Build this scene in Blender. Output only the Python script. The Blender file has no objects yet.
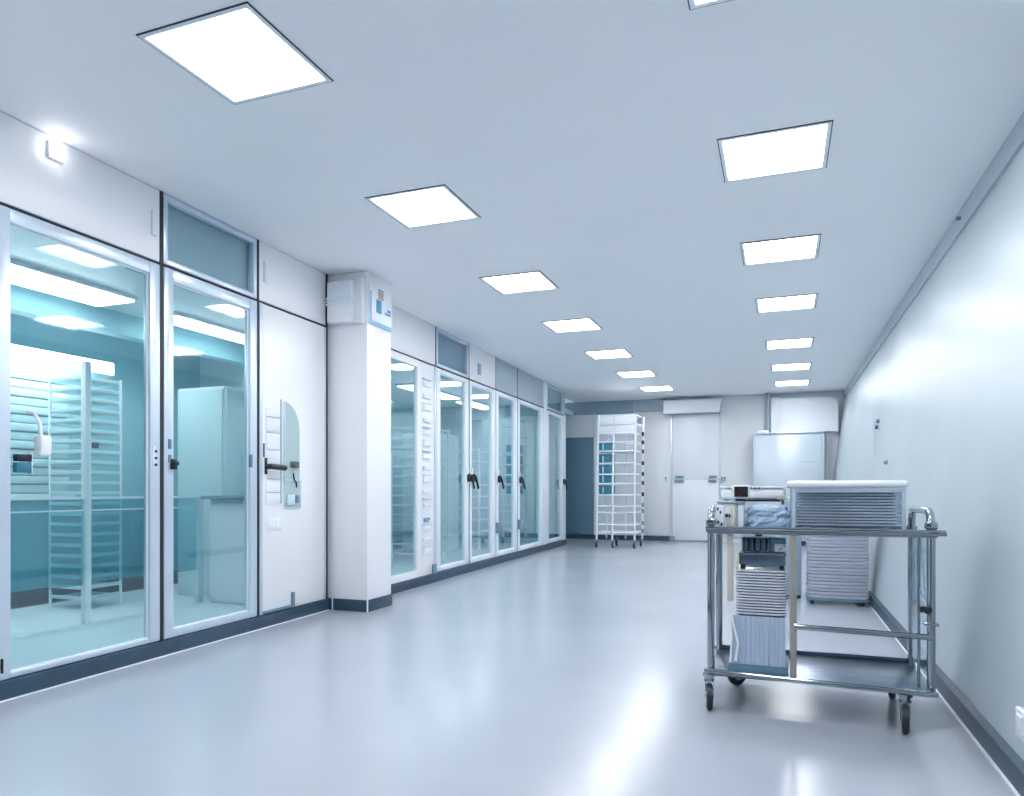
import bpy, bmesh, math, random
from mathutils import Vector, Matrix
random.seed(4)
C = bpy.context.scene.collection
PI = math.pi

# ------------------------------------------------------------------ materials
def mat(name, col, rough=.5, metal=0, coat=0, bump=0, bscale=40, var=0, vscale=3, spec=.5, stretch=None, emit=None, aniso=0):
    m = bpy.data.materials.new(name); m.use_nodes = True
    n = m.node_tree.nodes; l = m.node_tree.links
    p = n['Principled BSDF']
    p.inputs['Base Color'].default_value = (*col, 1)
    p.inputs['Roughness'].default_value = rough
    p.inputs['Metallic'].default_value = metal
    p.inputs['Coat Weight'].default_value = coat
    p.inputs['Coat Roughness'].default_value = .08
    p.inputs['Specular IOR Level'].default_value = spec
    tc = n.new('ShaderNodeTexCoord'); mp = n.new('ShaderNodeMapping')
    l.new(tc.outputs['Object'], mp.inputs['Vector'])
    if stretch: mp.inputs['Scale'].default_value = stretch
    if var:
        t = n.new('ShaderNodeTexNoise'); t.inputs['Scale'].default_value = vscale; t.inputs['Detail'].default_value = 4
        r = n.new('ShaderNodeMapRange'); r.inputs['To Min'].default_value = 1-var; r.inputs['To Max'].default_value = 1+var
        r.inputs['From Min'].default_value = .3; r.inputs['From Max'].default_value = .7
        mx = n.new('ShaderNodeVectorMath'); mx.operation = 'SCALE'; mx.inputs[0].default_value = col
        l.new(mp.outputs[0], t.inputs['Vector']); l.new(t.outputs['Fac'], r.inputs['Value'])
        l.new(r.outputs[0], mx.inputs['Scale']); l.new(mx.outputs[0], p.inputs['Base Color'])
    if bump:
        t = n.new('ShaderNodeTexNoise'); t.inputs['Scale'].default_value = bscale; t.inputs['Detail'].default_value = 3
        b = n.new('ShaderNodeBump'); b.inputs['Strength'].default_value = bump; b.inputs['Distance'].default_value = .01
        l.new(mp.outputs[0], t.inputs['Vector']); l.new(t.outputs['Fac'], b.inputs['Height']); l.new(b.outputs[0], p.inputs['Normal'])
    if emit:
        p.inputs['Emission Color'].default_value = (*emit[0], 1); p.inputs['Emission Strength'].default_value = emit[1]
    return m

def glass(name, tint, gloss_rough=.02, refl=1.0):
    m = bpy.data.materials.new(name); m.use_nodes = True
    n = m.node_tree.nodes; l = m.node_tree.links; n.clear()
    o = n.new('ShaderNodeOutputMaterial'); mix = n.new('ShaderNodeMixShader')
    t = n.new('ShaderNodeBsdfTransparent'); g = n.new('ShaderNodeBsdfGlossy'); f = n.new('ShaderNodeMapRange'); lw = n.new('ShaderNodeLayerWeight'); pw = n.new('ShaderNodeMath')
    pw.operation = 'POWER'; pw.inputs[1].default_value = 4; lw.inputs['Blend'].default_value = .5
    l.new(lw.outputs['Facing'], pw.inputs[0]); l.new(pw.outputs[0], f.inputs['Value'])
    f.inputs['To Min'].default_value = .045; f.inputs['To Max'].default_value = .9
    sc = n.new('ShaderNodeMath'); sc.operation = 'MULTIPLY'; sc.inputs[1].default_value = refl; sc.use_clamp = True
    t.inputs['Color'].default_value = (*tint, 1); g.inputs['Roughness'].default_value = gloss_rough
    g.inputs['Color'].default_value = (.92, .97, 1, 1)
    l.new(f.outputs[0], sc.inputs[0]); l.new(sc.outputs[0], mix.inputs[0])
    l.new(t.outputs[0], mix.inputs[1]); l.new(g.outputs[0], mix.inputs[2]); l.new(mix.outputs[0], o.inputs['Surface'])
    return m

LC = (.985, .983, .985)
M = dict(
 floor=mat('epoxy floor', (.40, .44, .505), .2, coat=0, var=.05, vscale=.8, bump=.012, bscale=2.2),
 ceil=mat('ceiling paint', (.90, .915, .935), .65, var=.01, vscale=1),
 wall=mat('white panel', (.89, .895, .915), .32, var=.02, vscale=1.2),
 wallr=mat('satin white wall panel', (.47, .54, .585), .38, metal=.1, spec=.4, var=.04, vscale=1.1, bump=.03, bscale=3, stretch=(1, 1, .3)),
 warm=mat('warm white panel', (.74, .77, .78), .4, var=.02),
 cream=mat('pale panel', (.80, .84, .885), .35),
 frame=mat('silver anodised frame', (.66, .75, .85), .3, metal=.45),
 framew=mat('white lacquered frame', (.82, .88, .94), .3),
 base=mat('slate plinth vinyl', (.032, .068, .110), .4, var=.12, vscale=8),
 gap=mat('black gasket', (.012, .018, .03), .5),
 black=mat('black plastic', (.012, .02, .03), .35),
 slate=mat('slate blue panel', (.14, .26, .36), .3),
 slate2=mat('grey blue header', (.30, .41, .50), .45),
 grey=mat('grey header panel', (.42, .50, .56), .5),
 fridge=mat('pale grey steel', (.60, .68, .76), .3, metal=.2),
 steel=mat('brushed steel', (.30, .34, .37), .2, metal=1, bump=.02, bscale=60, stretch=(1, 1, 20)),
 steeld=mat('satin steel sheet', (.15, .20, .26), .28, metal=1, var=.15, vscale=5, stretch=(1, 6, 1)),
 chrome=mat('chrome', (.40, .44, .47), .08, metal=1),
 tray=mat('aluminium tray', (.82, .86, .95), .22, metal=.25, var=.06, vscale=6),
 trayp=mat('pale plastic tray', (.66, .71, .80), .3, metal=.35),
 white=mat('white plastic', (.86, .89, .93), .35),
 whitep=mat('white painted tube', (.84, .90, .95), .3),
 bag=mat('blue grey plastic film', (.33, .47, .62), .35, bump=.3, bscale=12, var=.15, vscale=12),
 tan=mat('tan post', (.42, .40, .34), .35, metal=.4),
 beige=mat('beige plastic', (.62, .58, .50), .45),
 brown=mat('dark brown glass', (.03, .022, .02), .15, var=.4, vscale=60),
 blue=mat('blue label', (.05, .30, .55), .4),
 teal=mat('teal bin plastic', (.03, .20, .30), .35),
 tealw=mat('teal wall', (.30, .58, .66), .5, var=.05, vscale=2),
 tealp=mat('pale teal panel', (.60, .77, .81), .4),
 tealf=mat('inner floor', (.80, .86, .89), .35),
 rubber=mat('caster rubber', (.02, .03, .045), .45),
 paper=mat('paper', (.8, .85, .9), .6),
 sheet=mat('ribbed film', (.62, .70, .82), .25, metal=.3),
)
M['glass'] = glass('teal glass', (.85, .955, .965), .035, 1.6)
M['glassc'] = glass('clear glass', (.88, .95, .96), .02, 1.1)
M['film'] = glass('clear bin plastic', (.93, .95, .97), .08, 1.2)
M['smoke'] = glass('smoky acrylic', (.72, .82, .86), .1, 1.2)
M['screen'] = glass('teal screen film', (.62, .84, .88), .15, 1.0)
def emis(name, s, col=LC):
    return mat(name, (.9, .9, .9), .5, emit=(col, s))
M['lamp'] = emis('light diffuser', 16)
M['lampi'] = emis('inner strip diffuser', 5)
M['lamps'] = emis('small lamp lens', 6)

# ------------------------------------------------------------------ geometry helpers
class G:
    def __init__(s): s.bm = bmesh.new()
    def box(s, x0, x1, y0, y1, z0, z1, bev=0, seg=2, rot=None):
        c = Vector(((x0+x1)/2, (y0+y1)/2, (z0+z1)/2))
        mt = Matrix.Translation(c) @ (rot.to_4x4() if rot else Matrix.Identity(4)) @ Matrix.Diagonal((abs(x1-x0), abs(y1-y0), abs(z1-z0), 1))
        r = bmesh.ops.create_cube(s.bm, size=1, matrix=mt)
        if bev:
            es = list({e for v in r['verts'] for e in v.link_edges})
            bmesh.ops.bevel(s.bm, geom=es, offset=bev, segments=seg, affect='EDGES', profile=.5)
        return s
    def cyl(s, p, q, r, n=14, r2=None):
        p, q = Vector(p), Vector(q); d = q-p
        mt = Matrix.Translation((p+q)/2) @ d.to_track_quat('Z', 'Y').to_matrix().to_4x4()
        bmesh.ops.create_cone(s.bm, cap_ends=True, segments=n, radius1=r, radius2=r if r2 is None else r2, depth=d.length, matrix=mt)
        return s
    def tube(s, pts, r, n=12):
        pts = [Vector(p) for p in pts]; rings = []
        up = None
        for i, p in enumerate(pts):
            if i == 0: t = pts[1]-p
            elif i == len(pts)-1: t = p-pts[i-1]
            else: t = (pts[i+1]-p).normalized()+(p-pts[i-1]).normalized()
            t.normalize()
            if up is None: up = t.orthogonal().normalized()
            u = (up-t*up.dot(t)).normalized(); up = u; w = t.cross(u)
            rings.append([s.bm.verts.new(p+r*(math.cos(2*PI*k/n)*u+math.sin(2*PI*k/n)*w)) for k in range(n)])
        for a, b in zip(rings, rings[1:]):
            for k in range(n): s.bm.faces.new((a[k], a[(k+1) % n], b[(k+1) % n], b[k]))
        s.bm.faces.new(rings[0][::-1]); s.bm.faces.new(rings[-1])
        return s
    def prism(s, poly, y0, y1, axis='y'):          # polygon in the x-z plane, extruded along y (or x-y polygon along z)
        f = (lambda a, b, c: (a, c, b)) if axis == 'y' else (lambda a, b, c: (a, b, c))
        if axis == 'x': f = lambda a, b, c: (c, a, b)
        A = [s.bm.verts.new(f(a, b, y0)) for a, b in poly]; B = [s.bm.verts.new(f(a, b, y1)) for a, b in poly]
        n = len(poly); s.bm.faces.new(A); s.bm.faces.new(B[::-1])
        for k in range(n): s.bm.faces.new((A[k], B[k], B[(k+1) % n], A[(k+1) % n]))
        return s
    def frame(s, x0, x1, y0, y1, z0, z1, w, wb=None, wt=None, bev=.004):   # rectangular frame in the y-z plane
        wb = wb or w; wt = wt or w
        s.box(x0, x1, y0, y0+w, z0, z1, bev); s.box(x0, x1, y1-w, y1, z0, z1, bev)
        s.box(x0, x1, y0+w-.001, y1-w+.001, z0, z0+wb, bev); s.box(x0, x1, y0+w-.001, y1-w+.001, z1-wt, z1, bev)
        return s
    def lathe(s, prof, c=(0, 0, 0), n=20):
        rings = [[s.bm.verts.new((c[0]+r*math.cos(2*PI*k/n), c[1]+r*math.sin(2*PI*k/n), c[2]+z)) for k in range(n)] for r, z in prof]
        for a, b in zip(rings, rings[1:]):
            for k in range(n): s.bm.faces.new((a[k], a[(k+1) % n], b[(k+1) % n], b[k]))
        s.bm.faces.new(rings[0][::-1]); s.bm.faces.new(rings[-1]); return s
    def build(s, name, m, parent=None, smooth=True):
        bmesh.ops.recalc_face_normals(s.bm, faces=s.bm.faces)
        me = bpy.data.meshes.new(name); s.bm.to_mesh(me); s.bm.free()
        me.materials.append(M[m] if isinstance(m, str) else m)
        if smooth:
            me.shade_smooth()
            me.set_sharp_from_angle(angle=math.radians(35))
        o = bpy.data.objects.new(name, me); C.objects.link(o)
        if parent: o.parent = parent
        return o

def tag(o, label=None, cat=None, group=None, kind=None):
    if label: o['label'] = label
    if cat: o['category'] = cat
    if group: o['group'] = group
    if kind: o['kind'] = kind
    return o
def thing(name, label, cat, loc=(0, 0, 0), rz=0, group=None, kind=None):
    o = bpy.data.objects.new(name, None); o.empty_display_size = .1; C.objects.link(o)
    o.location = loc; o.rotation_euler = (0, 0, rz)
    return tag(o, label, cat, group, kind)
def struct(o, label=None): return tag(o, label, kind='structure')
def copy_tree(o, parent=None):
    c = o.copy(); C.objects.link(c)
    if parent: c.parent = parent
    for ch in [k for k in C.objects if k.parent == o]: copy_tree(ch, c)
    return c

H = 2.8
# ------------------------------------------------------------------ room shell
struct(G().box(-7.2, 1.6, -2.6, 14.6, -.12, 0).build('floor', 'floor', smooth=False), 'glossy pale blue grey epoxy floor')
# ceiling with square openings for the recessed lights
LX = [(-2.12, .55)]
lights = [(-2.11, 2.40, 'L'), (-2.12, 4.08, 'L'), (-2.115, 5.85, 'L'), (-2.125, 7.56, 'L'), (-2.12, 9.33, 'L'), (-2.09, 11.1, 'L'), (-2.05, 12.8, 'L'),
          (-.045, 2.47, 'R'), (-.03, 4.08, 'R'), (.0, 5.74, 'R'), (.055, 7.39, 'R'), (.105, 9.44, 'R'), (.15, 11.23, 'R'), (.19, 12.92, 'R')]
behind = [(-2.1, .7, 'L'), (-.05, .75, 'R')]
g = G()
xs = sorted({-3.95, 1.6} | {x+d for x, y, s in lights+behind for d in (-.264, .264)})
hw = .264
def covered(x, y): return any(abs(x-a) < hw and abs(y-b) < hw for a, b, s in lights+behind)
ys = sorted({-2.6, 14.6} | {y+d for x, y, s in lights+behind for d in (-hw, hw)})
vg = {}
def V(x, y):
    k = (round(x, 4), round(y, 4))
    if k not in vg: vg[k] = g.bm.verts.new((x, y, H))
    return vg[k]
for x0, x1 in zip(xs, xs[1:]):
    for y0, y1 in zip(ys, ys[1:]):
        if x1-x0 > 1e-4 and y1-y0 > 1e-4 and not covered((x0+x1)/2, (y0+y1)/2):
            g.bm.faces.new((V(x0, y0), V(x1, y0), V(x1, y1), V(x0, y1)))
r = bmesh.ops.extrude_face_region(g.bm, geom=g.bm.faces[:])
bmesh.ops.translate(g.bm, verts=[v for v in r['geom'] if isinstance(v, bmesh.types.BMVert)], vec=(0, 0, .1))
struct(g.build('ceiling', 'ceil', smooth=False), 'smooth pale blue white ceiling')

proto = None
ordn = ['nearest', 'second', 'third', 'fourth', 'fifth', 'sixth', 'farthest']
cnt = {'L': 0, 'R': 0}
for i, (x, y, s) in enumerate(lights+behind):
    if proto is None:
        proto = o = thing('ceiling_light', '', 'ceiling light')
        a = G()
        w = hw
        for (x0, x1, y0, y1) in ((-w-.004, w+.004, -w-.004, -w+.016), (-w-.004, w+.004, w-.016, w+.004), (-w-.004, -w+.016, -w+.016, w-.016), (w-.016, w+.004, -w+.016, w-.016)):
            a.box(x0, x1, y0, y1, -.006, .035)
        a.build('light_frame', M['framew'], o)
        a = G()
        e = .005
        for (x0, x1, y0, y1) in ((-w-.009, w+.009, -w-.009, -w-.004), (-w-.009, w+.009, w+.004, w+.009), (-w-.009, -w-.004, -w-.004, w+.004), (w+.004, w+.009, -w-.004, w+.004)):
            a.box(x0, x1, y0, y1, -.0045, -.0005)
        a.build('gasket', 'gap', o)
        G().box(-w+.012, w-.012, -w+.012, w-.012, .012, .03).build('diffuser', 'lamp', o)
    else: o = copy_tree(proto)
    o.location = (x, y, H)
    if i < 14:
        n = cnt[s]; cnt[s] += 1
        row = 'left' if s == 'L' else 'right'
        near = {0: 'largest and nearest' if s == 'L' else 'nearest', 6: 'smallest and farthest'}.get(n, ordn[n]+' from the front')
        o['label'] = f'square recessed ceiling light panel in the {row} row, {near}' 
        o['group'] = 'recessed ceiling light panels'
    else:
        o['label'] = 'square recessed ceiling light panel behind the viewer'; o['group'] = 'ceiling light panels behind the viewer'

# right wall: leans outward slightly from foot to ceiling
rx = lambda z: .745 + .37*z/2.8
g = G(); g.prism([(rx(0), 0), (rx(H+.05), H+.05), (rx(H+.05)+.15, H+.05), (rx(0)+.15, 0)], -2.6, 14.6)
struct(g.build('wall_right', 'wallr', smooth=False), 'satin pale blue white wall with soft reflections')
g = G(); g.prism([(rx(0)-.012, 0), (rx(0)-.012, .085), (rx(.1)-.004, .1), (rx(.1)+.02, .1), (rx(0)+.02, 0)], -2.6, 14.3)
struct(g.build('baseboard_right', 'base', smooth=False), 'slate blue vinyl baseboard')
g = G(); g.prism([(rx(0)-.022, 0), (rx(0)-.022, .006), (rx(0)-.012, .006), (rx(0)-.012, 0)], -2.6, 14.3)
struct(g.build('trim_1', 'framew', smooth=False), 'pale sealant bead along the right baseboard')
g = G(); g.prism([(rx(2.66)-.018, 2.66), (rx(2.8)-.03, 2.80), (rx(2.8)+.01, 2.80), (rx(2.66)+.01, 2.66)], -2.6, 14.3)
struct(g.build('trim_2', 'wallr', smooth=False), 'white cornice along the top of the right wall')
FY = 14.3
struct(G().box(-7.2, 1.6, FY, FY+.15, 0, H).build('wall_far', 'cream', smooth=False), 'pale far end wall')
struct(G().box(-7.2, 1.6, -2.75, -2.6, 0, H).build('wall_near', 'slate2', smooth=False))

# far wall cladding
struct(G().box(-4.9, -2.75, FY-.05, FY-.001, 2.54, H-.002).build('trim_3', 'slate2', smooth=False), 'blue grey header in the far left corner')
struct(G().box(-2.75, -2.1, FY-.045, FY-.001, 2.56, H-.002).build('trim_4', 'grey', smooth=False), 'grey header beside the white box above the door')
struct(G().box(-2.735, -2.0, FY-.04, FY-.001, .1, 2.555, .004).build('trim_5', 'warm'), 'tall white wall panel left of the far door')
struct(G().box(-1.06, -.2, FY-.04, FY-.001, .1, H-.004, .004).build('trim_6', 'warm'), 'tall warm white wall panel right of the far door')
struct(G().box(-4.9, -2.0, FY-.06, FY-.002, 0, .09).build('baseboard_far', 'base', smooth=False), 'dark baseboard of the far wall')
d = thing('door_1', 'slate blue flush door in the far left corner', None, (-3.95, FY, 0)); struct(d)
G().box(-.42, .39, -.035, -.002, .1, 2.08, .004).build('door_leaf', 'slate', d)
G().box(.39, .44, -.05, -.002, .09, 2.54, .004).build('door_jamb', 'framew', d)
G().box(-.8, .39, -.03, -.002, 2.08, 2.54, .003).build('door_header', 'cream', d)

d = thing('door_2', 'white split service door under a white box', None, (-1.535, FY, 0)); struct(d)
G().box(-.44, .44, -.05, -.003, .02, 1.195, .005).build('lower_leaf', 'cream', d)
G().box(-.44, .44, -.05, -.003, 1.215, 2.46, .005).build('upper_leaf', 'cream', d)
a = G(); a.box(-.475, -.445, -.07, -.003, 0, 2.475, .004); a.box(.445, .475, -.07, -.003, 0, 2.475, .004); a.build('door_frame', 'frame', d)
G().box(-.45, .45, -.045, -.003, 1.196, 1.214).build('split_rail', 'frame', d)
for x0, x1 in ((-.40, -.22), (.24, .40)):
    h = G().box(x0, x1, -.10, -.06, 1.16, 1.20, .008).box(x0+.02, x0+.04, -.07, -.04, 1.165, 1.195).box(x1-.04, x1-.02, -.07, -.04, 1.165, 1.195)
    h.build('door_handle', 'slate', d)
    G().box(x0+.02, x1-.0, -.085, -.05, 1.24, 1.275, .006).build('latch_bolt', 'slate', d)
for x in (-.56, .50, .56):
    a = G().box(x-.02, x+.02, -.065, -.04, 1.17, 1.27, .004).cyl((x, -.09, 1.24), (x, -.06, 1.24), .012); a.build('lock_case', 'frame', d)
    G().cyl((x-.006, -.1, 1.24), (x-.006, -.085, 1.24), .014).build('lock_knob', 'black', d)
G().box(-.50, -.40, -.10, -.06, .0, .10, .006).build('door_stop', 'slate', d)
o = thing('door_hood', 'white box hood mounted above the far service door', 'hood', (-1.575, FY, 2.60))
G().prism([(-.54, -.12), (.50, -.12), (.52, .04), (.54, .05), (.54, .13), (-.54, .13)], -.28, -.005).build('hood_body', 'white', o)
G().box(-.54, .54, -.285, -.27, .10, .13, .003).build('hood_lip', 'white', o)

# tall pale unit and the raised box over it on the far right
o = thing('storage_cabinet', 'pale grey tall cabinet standing at the far wall near the right corner', 'cabinet', (.22, FY, 0))
G().box(-.68, .52, -.40, -.05, .08, 2.02, .01).build('cabinet_body', 'fridge', o)
G().box(-.64, .47, -.425, -.402, .10, 1.985, .006).build('cabinet_door', 'fridge', o)
G().box(-.68, .52, -.43, -.04, 2.021, 2.05, .006).build('cabinet_top', 'frame', o)
G().box(-.66, .50, -.38, -.06, 0, .08).build('plinth', 'base', o)
G().box(.16, .42, -.436, -.427, 1.51, 1.525, .002).build('cabinet_handle', 'frame', o)
a = G().box(-.60, -.42, -.36, -.2, 2.051, 2.10, .01); a.build('latch_box', 'white', o)
o = tag(G().box(.745, .83, FY-.1, FY-.05, 0, 2.03, .004).build('filler_panel', 'cream'), 'narrow white filler panel between the far cabinet and the right wall', 'panel')
poly = [(-.14, 2.06), (.98, 2.06), (.98, 2.50)] + [(.98-.16+.16*math.cos(t), 2.52+.16*math.sin(t)) for t in [k*PI/16 for k in range(9)]] + [(-.14, 2.68)]
o = thing('wall_bulkhead', 'white raised box with a rounded top corner above the pale far cabinet', 'bulkhead')
G().prism(poly, FY-.22, FY-.002).build('bulkhead_body', 'white', o)
G().box(-.16, .0, FY-.24, FY-.002, 2.06, 2.7, .004).build('bulkhead_edge', 'cream', o)
struct(G().box(-.235, -.175, FY-.2, FY-.002, 2.06, H, .003).build('trim_7', 'slate2'), 'blue grey vertical strip left of the raised white box')

# things on the right wall
d = thing('door_3', 'flush access panel seam on the right wall', None); struct(d)
a = G(); a.box(rx(1.4)-.010, rx(1.4)+.0, 8.35, 8.375, .95, 1.75); a.build('seam', 'frame', d)
for z, y in ((1.72, 8.36), (1.66, 8.40), (1.25, 7.25)):
    G().cyl((rx(z)-.03, y, z), (rx(z)+.005, y, z), .02).build('fixing', 'slate', d)
o = thing('wall_socket', 'white socket plate low on the right wall at the picture edge', 'socket', (rx(.21)-.004, 2.86, .21))
a = G().box(-.012, .006, -.05, .05, -.05, .05, .004); a.build('socket_plate', 'white', o)
G().box(-.016, -.011, -.03, .03, -.03, .03, .002).build('socket_insert', 'framew', o)
tag(G().cyl((rx(2.74)-.05, 5.3, 2.74), (rx(2.74)-.02, 5.3, 2.74), .012).build('ceiling_sensor', 'slate'), 'tiny dark sensor at the top of the right wall', 'sensor')

# ------------------------------------------------------------------ left glazed partition, in its own frame
ANG = math.atan(.0286)
WO = (-3.46, 2.3, 0)           # y of the local frame runs along the partition, x points into the corridor
def left(name, label, v=0, kind='structure', cat=None, dx=0):
    c, s = math.cos(ANG), math.sin(ANG)
    return thing(name, label, cat, (WO[0]-s*v+c*dx, WO[1]+c*v+s*dx, 0), ANG, kind=kind)
def LW(Y): return Y-2.3
B = .092; HZ = 2.36
def at_left(o, dx=0):
    c, s = math.cos(ANG), math.sin(ANG)
    o.location = (WO[0]+c*dx, WO[1]+s*dx, 0); o.rotation_euler = (0, 0, ANG); return o
PX = .05
g = G().box(-.14, .0, -4.9, LW(2.275), 0, H-.003)
struct(at_left(g.build('wall_left', 'wall', smooth=False)), 'white wall left of the glazed doors')
# plinths
g = G().box(-.10, .022, -4.9, LW(5.05), 0, B, .003)
struct(at_left(g.build('baseboard_left', 'base')), 'slate blue plinth under the near glazed doors')
g = G().box(-.06, .085, LW(5.4), LW(12.66), 0, B, .003)
struct(at_left(g.build('baseboard_left', 'base')), 'slate blue plinth under the far glazed doors')
g = G().box(.022, .030, -4.9, LW(5.05), 0, .006); struct(at_left(g.build('trim_8', 'framew', smooth=False)))
# dark posts between modules (gaskets)
for k, (y, w, z0) in enumerate(((3.297, .012, B), (4.178, .010, B), (5.045, .012, B))):
    struct(at_left(G().box(-.06, .004, LW(y-w), LW(y+w), z0, H-.003).build(f'trim_{9+k}', 'gap', smooth=False)), 'black gasket between wall modules')
struct(at_left(G().box(-.05, .006, LW(2.27), LW(5.05), HZ-.004, HZ+.004).build('trim_12', 'gap', smooth=False)), 'black gasket line above the near doors')
# header panels
def header(n, y0, y1, m, dx=0, lab=None):
    return struct(at_left(G().box(-.05, .002, LW(y0), LW(y1), HZ+.008, H-.004, .003).build(f'trim_{n}', m), dx), lab)
header(13, -1, 3.283, 'wall', lab='white header panel above the nearest glass door')
header(14, 4.19, 5.03, 'wall', lab='white header panel above the solid panel')
def window(n, y0, y1, dx=0, z0=HZ+.008, z1=H-.006, w=.035, glassm='glassc', fm='frame', lab=None, back=None):
    o = left(f'window_{n}', lab, 0); o.location = at_left(o, dx).location
    G().frame(-.05, .004, LW(y0), LW(y1), z0, z1, w).build('window_frame', fm, o)
    G().box(-.028, -.022, LW(y0+w), LW(y1-w), z0+w, z1-w).build('pane', glassm, o)
    if back: G().box(-.30, -.06, LW(y0), LW(y1), z0, z1).build('back_box', back, o)
    return o
window(1, 3.312, 4.165, lab='transom window above the second glass door', back='grey')
# doors
def glass_door(n, y0, y1, lw, rw, z0, z1, bw, tw, dx=0, fm='frame', lab=None):
    o = left(f'door_{n}', lab, 0); at_left(o, dx)
    a = G()
    a.box(-.045, .006, LW(y0), LW(y0+lw), z0, z1, .005); a.box(-.045, .006, LW(y1-rw), LW(y1), z0, z1, .005)
    a.box(-.045, .004, LW(y0+lw), LW(y1-rw), z0, z0+bw, .004); a.box(-.045, .004, LW(y0+lw), LW(y1-rw), z1-tw, z1, .004)
    a.build('door_frame', fm, o)
    G().box(-.026, -.020, LW(y0+lw), LW(y1-rw), z0+bw, z1-tw).build('pane', 'glass', o)
    a = G(); q = .008
    a.frame(-.019, -.012, LW(y0+lw), LW(y1-rw), z0+bw, z1-tw, q, bev=0); a.build('glazing_bead', 'framew', o)
    return o
d1 = glass_door(4, 2.28, 3.283, .095, .075, B+.004, HZ-.008, .028, .07, lab='nearest large teal glass door, cut by the left edge')
a = G()
a.tube([(.01, LW(2.455), 1.385), (.045, LW(2.462), 1.38), (.05, LW(2.485), 1.33), (.05, LW(2.495), 1.25), (.045, LW(2.50), 1.2), (.01, LW(2.50), 1.19)], .009)
a.box(.0, .05, LW(2.49), LW(2.555), 1.17, 1.27, .012)
a.build('pull_handle', 'white', d1)
G().box(-.018, .012, LW(2.40), LW(2.475), 1.085, 1.135, .003).build('latch_plate', 'teal', d1)
G().box(-.018, .016, LW(2.40), LW(2.475), 1.14, 1.175, .004).build('lock_case', 'black', d1)
G().box(-.018, .010, LW(2.475), LW(2.482), 1.08, 1.19, .001).build('latch_edge', 'white', d1)
G().box(.002, .014, LW(2.325), LW(2.335), .13, .20, .003).build('hinge', 'black', d1)
G().box(.002, .012, LW(3.225), LW(3.245), 1.13, 1.26, .003).build('lock_plate', 'framew', d1)
for z in (1.15, 1.19, 1.23): G().cyl((.01, LW(3.243), z), (.018, LW(3.243), z), .008).build('lock_button', 'black', d1)
d2 = glass_door(5, 3.314, 4.165, .075, .075, B+.004, HZ-.008, .05, .075, lab='second glass door with pale inner cabinets behind it')
for z0, z1, y in ((1.25, 1.31, 3.345), (1.17, 1.215, 3.345)):
    G().box(.0, .014, LW(y), LW(y+.02), z0, z1, .003).build('hinge', 'slate', d2)
a = G().box(.0, .03, LW(3.36), LW(3.395), 1.125, 1.19, .005).box(.02, .04, LW(3.365), LW(3.40), 1.15, 1.175, .004); a.build('door_lock', 'black', d2)
G().box(.0, .02, LW(4.08), LW(4.10), 1.16, 1.25, .003).build('strike_plate', 'slate', d2)
# solid panel with control strip
o = left('door_6', 'white solid door with black lever handle'); 
G().box(-.045, .004, LW(4.19), LW(5.028), B+.004, HZ-.008, .005).build('door_leaf', 'wall', o)
G().box(-.02, .010, LW(4.19), LW(4.222), B+.004, HZ-.008, .004).build('edge_strip', 'frame', o)
G().box(-.02, .008, LW(5.0), LW(5.03), B+.004, HZ-.008, .004).build('edge_strip', 'frame', o)
a = G().box(.004, .014, LW(4.245), LW(4.27), 1.115, 1.235, .004); a.tube([(.012, LW(4.257), 1.17), (.05, LW(4.265), 1.172), (.055, LW(4.29), 1.17), (.055, LW(4.42), 1.165)], .021)
a.build('lever_handle', 'black', o)
G().box(.004, .014, LW(4.228), LW(4.242), 1.24, 1.34, .003).build('lock_strip', 'slate', o)
a = G().box(.004, .03, LW(4.22), LW(4.58), .105, .120, .003).box(.004, .028, LW(4.56), LW(4.58), .105, .215, .003); a.build('kick_bracket', 'slate', o)
o = left('notice_board', 'column of white paper notices beside the black lever handle', kind=None, cat='notice board')
for k, (z0, z1) in enumerate(((1.19, 1.285), (1.30, 1.42), (1.43, 1.53), (.985, 1.07), (.90, .975), (1.54, 1.60))):
    G().box(.0045, .009, LW(4.26), LW(4.42), z0, z1, .001).build('notice', 'paper' if k % 2 else 'cream', o)
a = G()
for z in (1.42, 1.535, 1.295, 1.08, .98): a.box(.009, .011, LW(4.265), LW(4.415), z, z+.004)
a.box(.0045, .009, LW(4.43), LW(4.44), .9, 1.68)
a.build('notice_rule', 'slate2', o)
o = left('control_panel', 'narrow grey green window panel with small controls on white door', kind=None, cat='control panel')
poly = [(LW(4.475), .87), (LW(4.661), .87), (LW(4.661), 1.45)] + [(LW(4.661-(.186)*(1-math.cos(t))), 1.45+.22*math.sin(t)) for t in [k*PI/16 for k in range(1, 9)]] 
G().prism([(y, z) for y, z in poly], .0045, .010, 'x').build('panel_plate', mat('grey green glass', (.45, .58, .60), .12), o)
a = G().frame(.010, .016, LW(4.463), LW(4.673), .86, 1.08, .008, bev=.002).box(.010, .016, LW(4.463), LW(4.475), 1.08, 1.66, .002); a.build('panel_border', 'frame', o)
a = G().box(.010, .03, LW(4.541), LW(4.637), 1.17, 1.22, .006).cyl((.03, LW(4.565), 1.2), (.045, LW(4.565), 1.2), .02); a.build('control_knob', mat('olive knob', (.12, .14, .12), .4), o)
G().box(.010, .024, LW(4.493), LW(4.589), .885, .965, .005).build('switch_block', 'tealp', o)
G().box(.010, .024, LW(4.601), LW(4.643), .90, .96, .005).build('switch_block', 'slate', o)
a = G().tube([(.014, LW(4.577), 1.13), (.018, LW(4.583), 1.08), (.018, LW(4.607), 1.06), (.018, LW(4.613), 1.02)], .005); a.build('key_cord', 'black', o)
o = left('switch_plate', 'white double switch plate below the notices on the white door', kind=None, cat='switch')
G().box(.0045, .012, LW(4.27), LW(4.43), .70, .80, .003).build('plate', 'white', o)
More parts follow.
